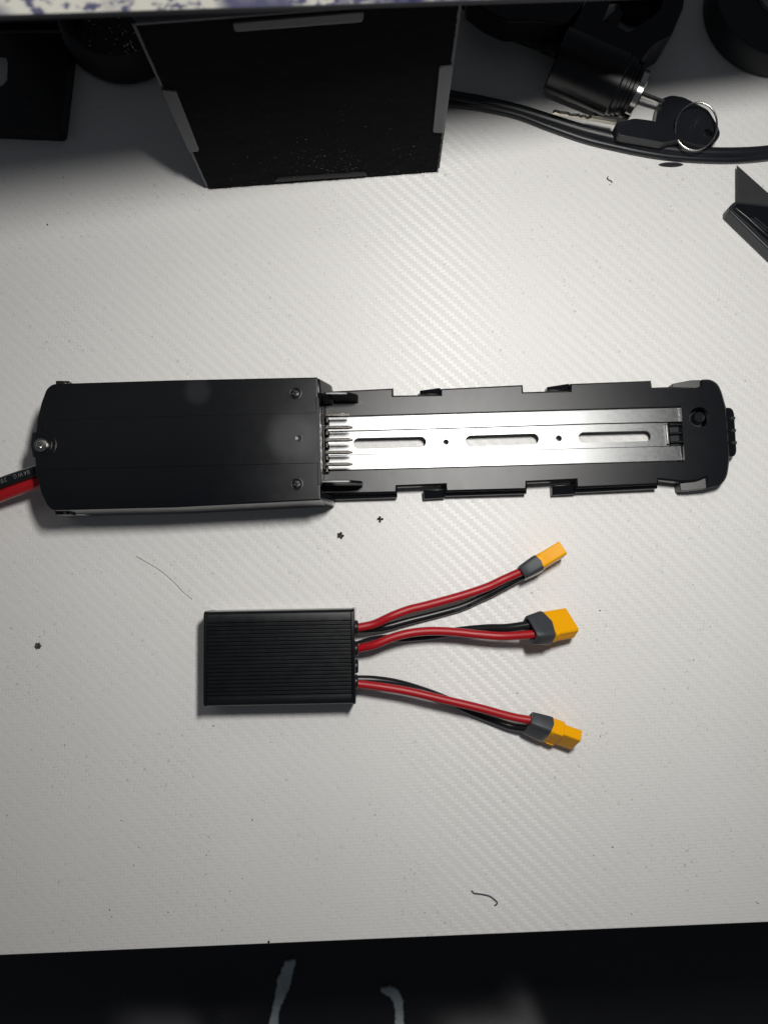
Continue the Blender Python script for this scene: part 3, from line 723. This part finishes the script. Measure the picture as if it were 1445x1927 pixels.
def tab(px, name='edge_tab', r=4, mat='greyedge'):
    pts = [PV(u, v, fa, fb) for u, v in rounded(px, [r if k in (1, 2) else 0 for k in range(len(px))], 4)]
    bm = bmesh.new(); hexa(bm, [p - fn * .0021 for p in pts], [p + fn * .0006 for p in pts]); obj(name, bm, M[mat], bx, bevel=.0003)
tab([(303, 162), (331, 165), (375, 278), (357, 281)]); tab([(852, 118), (826, 121), (814, 243), (833, 244)])
tab([(683, 15), (683, 33), (441, 52), (438, 36)], r=9); tab([(517, 337), (520, 331), (688, 320), (690, 325)], r=3, mat='darkedge')
for s0, s1, z0, z1 in ((-.0003, .0010, .004, HB), (Wb - .0011, Wb + .0002, .004, HB), (.0, Wb, HB - .0012, HB)):
    bm = bmesh.new(); hexa(bm, [onface(s0, z0, -.0009), onface(s1, z0, -.0009), onface(s1, z0, .001), onface(s0, z0, .001)], [onface(s0, z1, -.0009), onface(s1, z1, -.0009), onface(s1, z1, .001), onface(s0, z1, .001)])
    obj('edge_strip', bm, M['greyedge'], bx)

# ------------------------------------------------------------------ dark panel and dish at top left
bm = bmesh.new(); PZ = .010
pan = thing('slotted_panel', 'flat black plastic panel with rounded corner at the left under the monitor', 'plastic panel', P(40, 150, 0))
prism(bm, PP(rounded([(-120, 60), (137, 62), (130, 112), (114, 249), (0, 244), (-120, 238)], [0, 6, 0, 11, 0, 0]), PZ), .0, holes=[PP([(-60, 80), (0, 89), (9, 94), (15, 119), (14, 150), (6, 160), (0, 163), (-60, 160)], PZ)])
obj('plate', bm, M['gloss'], pan, bevel=.0012)
for u, v in ((57, 165), (56, 181), (54, 196.5)):
    bm = bmesh.new(); q = P(u, v, PZ); box(bm, (q.x, q.y, PZ - .0002), .0034, .0012, .0007); obj('raised_slit', bm, M['ctrl'], pan, bevel=.0004)
dish = thing('scrap_dish', 'low round black dish holding bits of copper and metal scrap', 'dish', P(240, 55, 0))
dq = P(240, 55, 0); tq = P(226, 2, .022)
bm = bmesh.new(); lathe(bm, [(0, .0), (.0385, .0), (.0402, .002), (.0405, .006), (.0385, .015), (.0372, .0205), (.0362, .022), (.0350, .0215), (.0335, .016), (.031, .0045), (0, .004)], dq + Vector((0, .001, 0)), seg=72); obj('bowl', bm, M['dark'], dish, smooth=50)
for mat, n, nm in (('brass', 70, 'metal_scraps'), ('copper', 70, 'copper_scraps'), ('redscrap', 26, 'red_scraps')):
    bm = bmesh.new()
    for k in range(n):
        an = rnd.uniform(0, 6.283); rr_ = .028 * math.sqrt(rnd.random()); c = dq + Vector((rr_ * math.cos(an), rr_ * math.sin(an) - .004, .005 + rnd.uniform(0, .006)))
        dv = Vector((rnd.uniform(-1, 1), rnd.uniform(-1, 1), rnd.uniform(-.5, .9))).normalized() * rnd.uniform(.0008, .0022); sd = Vector((rnd.uniform(-1, 1), rnd.uniform(-1, 1), rnd.uniform(-1, 1))).normalized() * .00022
        up = dv.cross(sd).normalized() * .00012
        hexa(bm, [c - sd - up, c + sd - up, c + sd + up, c - sd + up], [c + dv - sd - up, c + dv + sd - up, c + dv + sd + up, c + dv - sd + up])
    o = obj(nm, bm, M[mat], None, smooth=0); tag(o, {'metal_scraps': 'tiny bright metal scraps in the round black dish', 'copper_scraps': 'tiny copper coloured scraps in the round black dish', 'red_scraps': 'tiny red scraps in the round black dish'}[nm], 'scraps', kind='stuff')

# ------------------------------------------------------------------ ignition lock with keys
lock = thing('ignition_lock', 'black ignition lock with handlebar clamp lying beyond the cables', 'lock', P(1130, 140, 0))
l0, l1 = P(1045, 110, .0185), P(1203, 176, .0160); la = (l1 - l0).normalized(); Ln = (l1 - l0).length
bm = bmesh.new()
lathe(bm, [(0, 0), (.0176, 0), (.0184, .0008), (.0184, Ln - .0150), (.0172, Ln - .0140), (.0172, Ln - .0115), (.0162, Ln - .0110), (.0162, Ln - .0092), (.0150, Ln - .0086), (.0150, Ln - .0068), (.0158, Ln - .0062), (.0158, Ln - .0040), (.0140, Ln - .0036), (0, Ln - .0036)], l0, la, 56)
obj('barrel', bm, M['gloss'], lock, smooth=40)
bm = bmesh.new(); lathe(bm, [(.0128, Ln - .0040), (.0128, Ln - .0002), (.0118, Ln + .0006), (.0095, Ln + .0006), (.0090, Ln - .0002), (0, Ln - .0002)], l0, la, 48); obj('collar', bm, M['steel'], lock, smooth=40)
bm = bmesh.new(); prism(bm, PP(rounded([(1120, 196), (1142, 188), (1192, 206), (1183, 222), (1128, 214)], 3), .006), 0); obj('barrel_lug', bm, M['gloss'], lock, bevel=.001)
cl_out = rounded([(1062, 80), (1098, 10), (1128, -55), (1250, -75), (1288, -25), (1285, 10), (1262, 66), (1228, 84), (1206, 112), (1180, 128), (1110, 108)], 8)
cl_hole = rounded([(1163, -50), (1152, -6), (1133.5, 37), (1139, 40), (1155, 45), (1180, 60.5), (1186, 59), (1230, 30), (1243, 16), (1249, -10), (1240, -50)], 4)
bm = bmesh.new(); prism(bm, PP(cl_out, .030), .006, holes=[PP(cl_hole, .030)]); obj('clamp', bm, M['gloss'], lock, bevel=.001)
q = P(1201, -4, .010); bm = bmesh.new(); lathe(bm, [(0, 0), (.0122, 0), (.0122, .0078), (.0118, .0082), (0, .0082)], (q.x, q.y, .001), seg=40); obj('bore_plug', bm, M['tape'], lock)
bm = bmesh.new(); prism(bm, PP([(1137, 37), (1164, 12), (1172, 26), (1154, 45)], .026), .008); obj('clamp_gap_pin', bm, M['gloss'], lock)
bm = bmesh.new(); prism(bm, PP([(1290, -70), (1289, -20), (1284, 16), (1263, 66), (1242, 104), (1222, 121), (1208, 128), (1190, 118), (1215, 95), (1262, 50), (1270, -60)], .0035), .0005); obj('low_grey_plate', bm, M['boot'], lock)  # thin grey plate low beside the clamp's right edge
bm = bmesh.new(); prism(bm, PP(rounded([(880, -60), (880, -5), (915, 22), (955, 40), (1010, 39), (1064, 47), (1100, 5), (1110, -60)], 8), .030), .012); obj('dark_block', bm, M['gloss'], lock, bevel=.001)  # plain dark block on the left of the clamp
bm = bmesh.new(); tube(bm, [P(820, -70, .006), P(850, -20, .006), P(878, 10, .0065), P(905, 34, .007), P(945, 58, .008), P(985, 74, .009), P(1020, 86, .0105), P(1050, 97, .013)], lambda t: .0034 if t < .86 else .0042, 18); obj('lock_cable', bm, M['cable'], lock, smooth=60)
# key in the lock
k1 = thing('ignition_key', 'black headed key pushed into the lock barrel', 'key', P(1300, 230, 0))
kz = .0110
sh = l0 + la * Ln
bm = bmesh.new(); e = P(1246, 192, kz + .002); tube(bm, [sh - la * .002, sh.lerp(e, .5), e], .0011, 8, 2, sq=2.0); obj('shank', bm, M['steel'], k1)
hd = rounded([(1241, 187), (1263, 179), (1286, 183), (1332, 207), (1349, 235), (1355, 252), (1347, 267), (1327, 275), (1300, 270), (1268, 258), (1232, 232)], 7)
bm = bmesh.new(); prism(bm, PP(hd, kz), kz - .0065, holes=[PP(circ((1332, 251), 8.5, 20), kz)]); obj('head', bm, M['keyhead'], k1, bevel=.0022, seg=4, smooth=60)
# second key, hanging from the ring
k2 = thing('spare_key', 'loose key with toothed metal blade lying over the thick cable', 'key', P(1160, 240, 0))
hd = rounded([(1157, 231), (1194, 222.5), (1228, 227), (1271, 246), (1290, 259), (1271, 263), (1247, 268.5), (1216, 263), (1166, 254), (1160, 243)], 6)
bm = bmesh.new(); prism(bm, PP(hd, .0150), .0085); obj('head', bm, M['keyhead'], k2, bevel=.0020, seg=3, smooth=60)
b0, b1 = P(1158, 231, .0135), P(1040, 210, .0135); bd = b1 - b0; bu = Vector((0, 0, 1)); bs_ = bu.cross(bd.normalized())
prf = []; N = 30
for k in range(N + 1):
    t = k / N; z = .0036 if t < .42 else (.0026 + rnd.uniform(-.0007, .0007) if t < .97 else .0016)
    prf.append(b0 + bd * t + bu * (z - .002))
prf2 = [b0 + bd * (k / N) - bu * .0010 for k in range(N, -1, -1)]
pr = prf + prf2; bm = bmesh.new(); th = bs_ * .0010
va = [bm.verts.new(p - th) for p in pr]; vb = [bm.verts.new(p + th) for p in pr]
n2 = len(pr)
for k in range(n2): j = (k + 1) % n2; bm.faces.new((va[k], va[j], vb[j], vb[k]))
for k in range(N): bm.faces.new((va[k], va[k + 1], va[n2 - 2 - k], va[n2 - 1 - k])); bm.faces.new((vb[k], vb[n2 - 1 - k], vb[n2 - 2 - k], vb[k + 1]))
obj('key_blade', bm, M['brass'], k2, smooth=0)
rq = P(1309, 238, .0165); bm = bmesh.new(); Rm = Matrix.Rotation(math.radians(10), 3, 'X') @ Matrix.Rotation(math.radians(-8), 3, 'Y')
for dz in (-.00038, .00038):
    pts = [rq + Rm @ Vector((.0122 * math.cos(a), .0140 * math.sin(a), dz)) for a in [2 * math.pi * k / 64 for k in range(65)]]
    tube(bm, pts, .00042, 8, 0, cap=False)
tag(obj('key_ring', bm, M['steel'], smooth=60), 'split steel key ring looped through both keys', 'key ring')

# ------------------------------------------------------------------ cables, tape roll, cutter, oval chip
c1p = [(700, 150), (780, 163), (846, 180), (906, 191), (971, 206), (1036, 226), (1100, 246), (1157, 260), (1210, 273), (1260, 281.5), (1317, 287), (1380, 288), (1445, 284), (1540, 270)]
bm = bmesh.new(); tube(bm, [P(u, v, .0036) for u, v in c1p], .0034, 18); tag(obj('cable', bm, M['cable'], smooth=80), 'thicker upper cable of the black pair curving to the right edge', 'cable', 'black cable pair')
c2p = [(700, 172), (780, 182), (846, 194), (906, 202), (971, 216), (1036, 240), (1100, 262), (1157, 276), (1210, 287), (1260, 294.5), (1317, 299), (1380, 300), (1445, 295), (1540, 282)]
bm = bmesh.new(); tube(bm, [P(u, v, .0024) for u, v in c2p], .0023, 16); tag(obj('cable', bm, M['cable'], smooth=80), 'thinner lower cable of the black pair, on the side nearest the battery mount', 'cable', 'black cable pair')
tp = thing('tape_roll', 'roll of black tape cut off by the top right corner', 'tape roll', P(1452, 25, 0))
q = P(1452, 25, .0); bm = bmesh.new(); lathe(bm, [(.0200, .0005), (.0445, .0005), (.0452, .0012), (.0452, .0180), (.0445, .0190), (.0200, .0190)], q, seg=80, closed=True); obj('tape', bm, M['tape'], tp, smooth=40)
bm = bmesh.new(); lathe(bm, [(.0180, .0004), (.0200, .0004), (.0200, .0196), (.0180, .0196)], q, seg=60, closed=True); obj('core', bm, M['core'], tp, smooth=40)
kn = thing('utility_knife', 'dark utility knife with pointed black blade at the right edge', 'knife', P(1430, 420, 0))
bm = bmesh.new(); prism(bm, PP([(1386, 311), (1460, 377), (1500, 420), (1470, 440), (1386, 384)], .0050), .0043); obj('blade', bm, M['blade'], kn)
bm = bmesh.new(); prism(bm, PP([(1381.5, 379), (1372, 388), (1371.5, 398), (1450, 474), (1560, 580), (1620, 520), (1520, 392), (1445, 384)], .0100), .0006); obj('handle', bm, M['knife'], kn, bevel=.0008)
bm = bmesh.new(); prism(bm, PP([(1384, 382), (1446, 388), (1530, 400), (1600, 500), (1450, 452), (1403, 409), (1382, 392)], .0126), .0095); obj('slider_cover', bm, M['gloss'], kn, bevel=.0007)
for u0, v0 in ((1413, 409), (1420, 408)):
    bm = bmesh.new(); prism(bm, PP([(u0, v0), (u0 + 30, v0 + 25), (u0 + 28.5, v0 + 27), (u0 - 1.5, v0 + 2)], .0130), .0120); obj('grip_ridge', bm, M['knife'], kn)
bm = bmesh.new(); prism(bm, PP([(1262 + 22 * math.cos(a) * (1 if abs(math.cos(a)) < .98 else 1.05), 309.5 + 4.4 * math.sin(a)) for a in [2 * math.pi * k / 32 for k in range(32)]], .0006), .0001)
tag(obj('oval_chip', bm, M['dark'], smooth=30), 'small flat black oval chip just below the thick cable', 'chip')

# ------------------------------------------------------------------ crumbs, threads, specks
def burr(u, v, r, mat, n=5, seed=0):
    rg = random.Random(seed); c = P(u, v, 0); bm = bmesh.new()
    for k in range(n):
        a = 2 * math.pi * k / n + rg.uniform(-.2, .2); p = c + Vector((math.cos(a), math.sin(a), 0)) * r * .62
        mx = Matrix.Translation(p + Vector((0, 0, r * .30))) @ Matrix.Rotation(a, 4, 'Z') @ Matrix.Diagonal((r * .50, r * .42, r * .34, 1))
        bmesh.ops.create_icosphere(bm, subdivisions=1, radius=1, matrix=mx)
    mx = Matrix.Translation(c + Vector((0, 0, r * .26))) @ Matrix.Diagonal((r * .42, r * .42, r * .26, 1)); bmesh.ops.create_icosphere(bm, subdivisions=1, radius=1, matrix=mx)
    return obj('burr', bm, M[mat], smooth=0)
b1 = thing('burr', 'small dark burr with reddish centre below the case end', 'burr', P(641, 1007.5, 0), 'burrs on the desk')
o = burr(641, 1007.5, .0021, 'crumb', 5, 1); o.name = 'petals'; o.parent = b1; o.location = Vector((0, 0, 0)) + (o.location - b1.location)
bm = bmesh.new(); bmesh.ops.create_icosphere(bm, subdivisions=1, radius=1, matrix=Matrix.Translation(P(641, 1009, .0010)) @ Matrix.Diagonal((.0007, .0007, .0005, 1))); obj('burr_centre', bm, M['redcrumb'], b1)
tag(burr(715.5, 977.5, .0019, 'crumb', 4, 2), 'small dark four pointed burr just below the rail tray', 'burr', 'burrs on the desk')
tag(burr(73, 1215, .0020, 'crumb', 6, 5), 'dark ragged burr alone near the left edge', 'burr', 'burrs on the desk')
def thread(path, r, mat, label, name='thread', n=6):
    bm = bmesh.new(); tube(bm, [P(u, v, r * 1.2) for u, v in path], r, 6, n); return tag(obj(name, bm, M[mat], smooth=60), label, name)
thread([(257, 1047), (280, 1060), (305, 1076), (330, 1098), (345, 1114), (362, 1128)], .00014, 'crumb', 'fine dark hair lying left of the ribbed box', 'hair')
thread([(887, 1676), (892, 1681), (900, 1682), (912, 1684), (922, 1687), (930, 1693), (935, 1698), (934, 1702), (930, 1704)], .00042, 'thread', 'short dark purple thread near the front edge of the desk')
thread([(1144, 332), (1142, 336), (1146, 339), (1150, 341), (1151, 344)], .00035, 'crumb', 'tiny curled dark fibre near the oval chip', 'fibre')
def specks(name, mat, lst, label):
    bm = bmesh.new()
    for u, v, r in lst:
        c = P(u, v, 0); mx = Matrix.Translation(c + Vector((0, 0, r * .25))) @ Matrix.Rotation(rnd.uniform(0, 3), 4, 'Z') @ Matrix.Diagonal((r * rnd.uniform(.7, 1.4), r * rnd.uniform(.5, .9), r * .35, 1))
        bmesh.ops.create_icosphere(bm, subdivisions=1, radius=1, matrix=mx)
    tag(obj(name, bm, M[mat], smooth=0), label, 'specks', kind='stuff')
L1 = [(1147, 348, .0005), (1255, 328, .0003), (1262, 388, .0004), (1198, 306, .0003), (1101, 322, .0003), (1029, 322, .0003), (207, 1712, .0005), (211, 1725, .0004), (418, 1750, .0004), (475, 1543, .0005), (388, 1645, .0004), (389, 1609, .0004), (433, 1677, .0004), (252, 1628, .0004), (506, 1772, .0009), (764, 1677, .0004), (90, 423, .0006), (287, 633, .0004), (344, 366, .0004), (292, 365, .0003), (120, 334, .0004), (1128, 1149, .0006), (1152, 1594, .0005), (1064, 1739, .0004), (1425, 1700, .0004), (76, 1198, .0004), (402, 1366, .0005)]
for k in range(150): L1.append((rnd.uniform(0, 1445), rnd.uniform(330, 1725), rnd.uniform(.00012, .00026)))
specks('dark_specks', 'crumb', L1, 'scattered dark specks on the white desk')
L2 = [(1052 + .28 * (v - 500) + rnd.gauss(0, 5), v + rnd.uniform(-8, 8), rnd.uniform(.0002, .00045)) for v in range(500, 600, 4)]
for k in range(260):
    u, v = rnd.uniform(0, 1445), rnd.uniform(1000, 1725)
    if rnd.random() < .35 + .65 * (1 - u / 1445) * (v - 1000) / 725 * 1.4: L2.append((u, v, .00022 + .00045 * rnd.random() ** 2))
specks('grey_specks', 'smudge', L2, 'pale grey dirt specks in the weave of the desk')
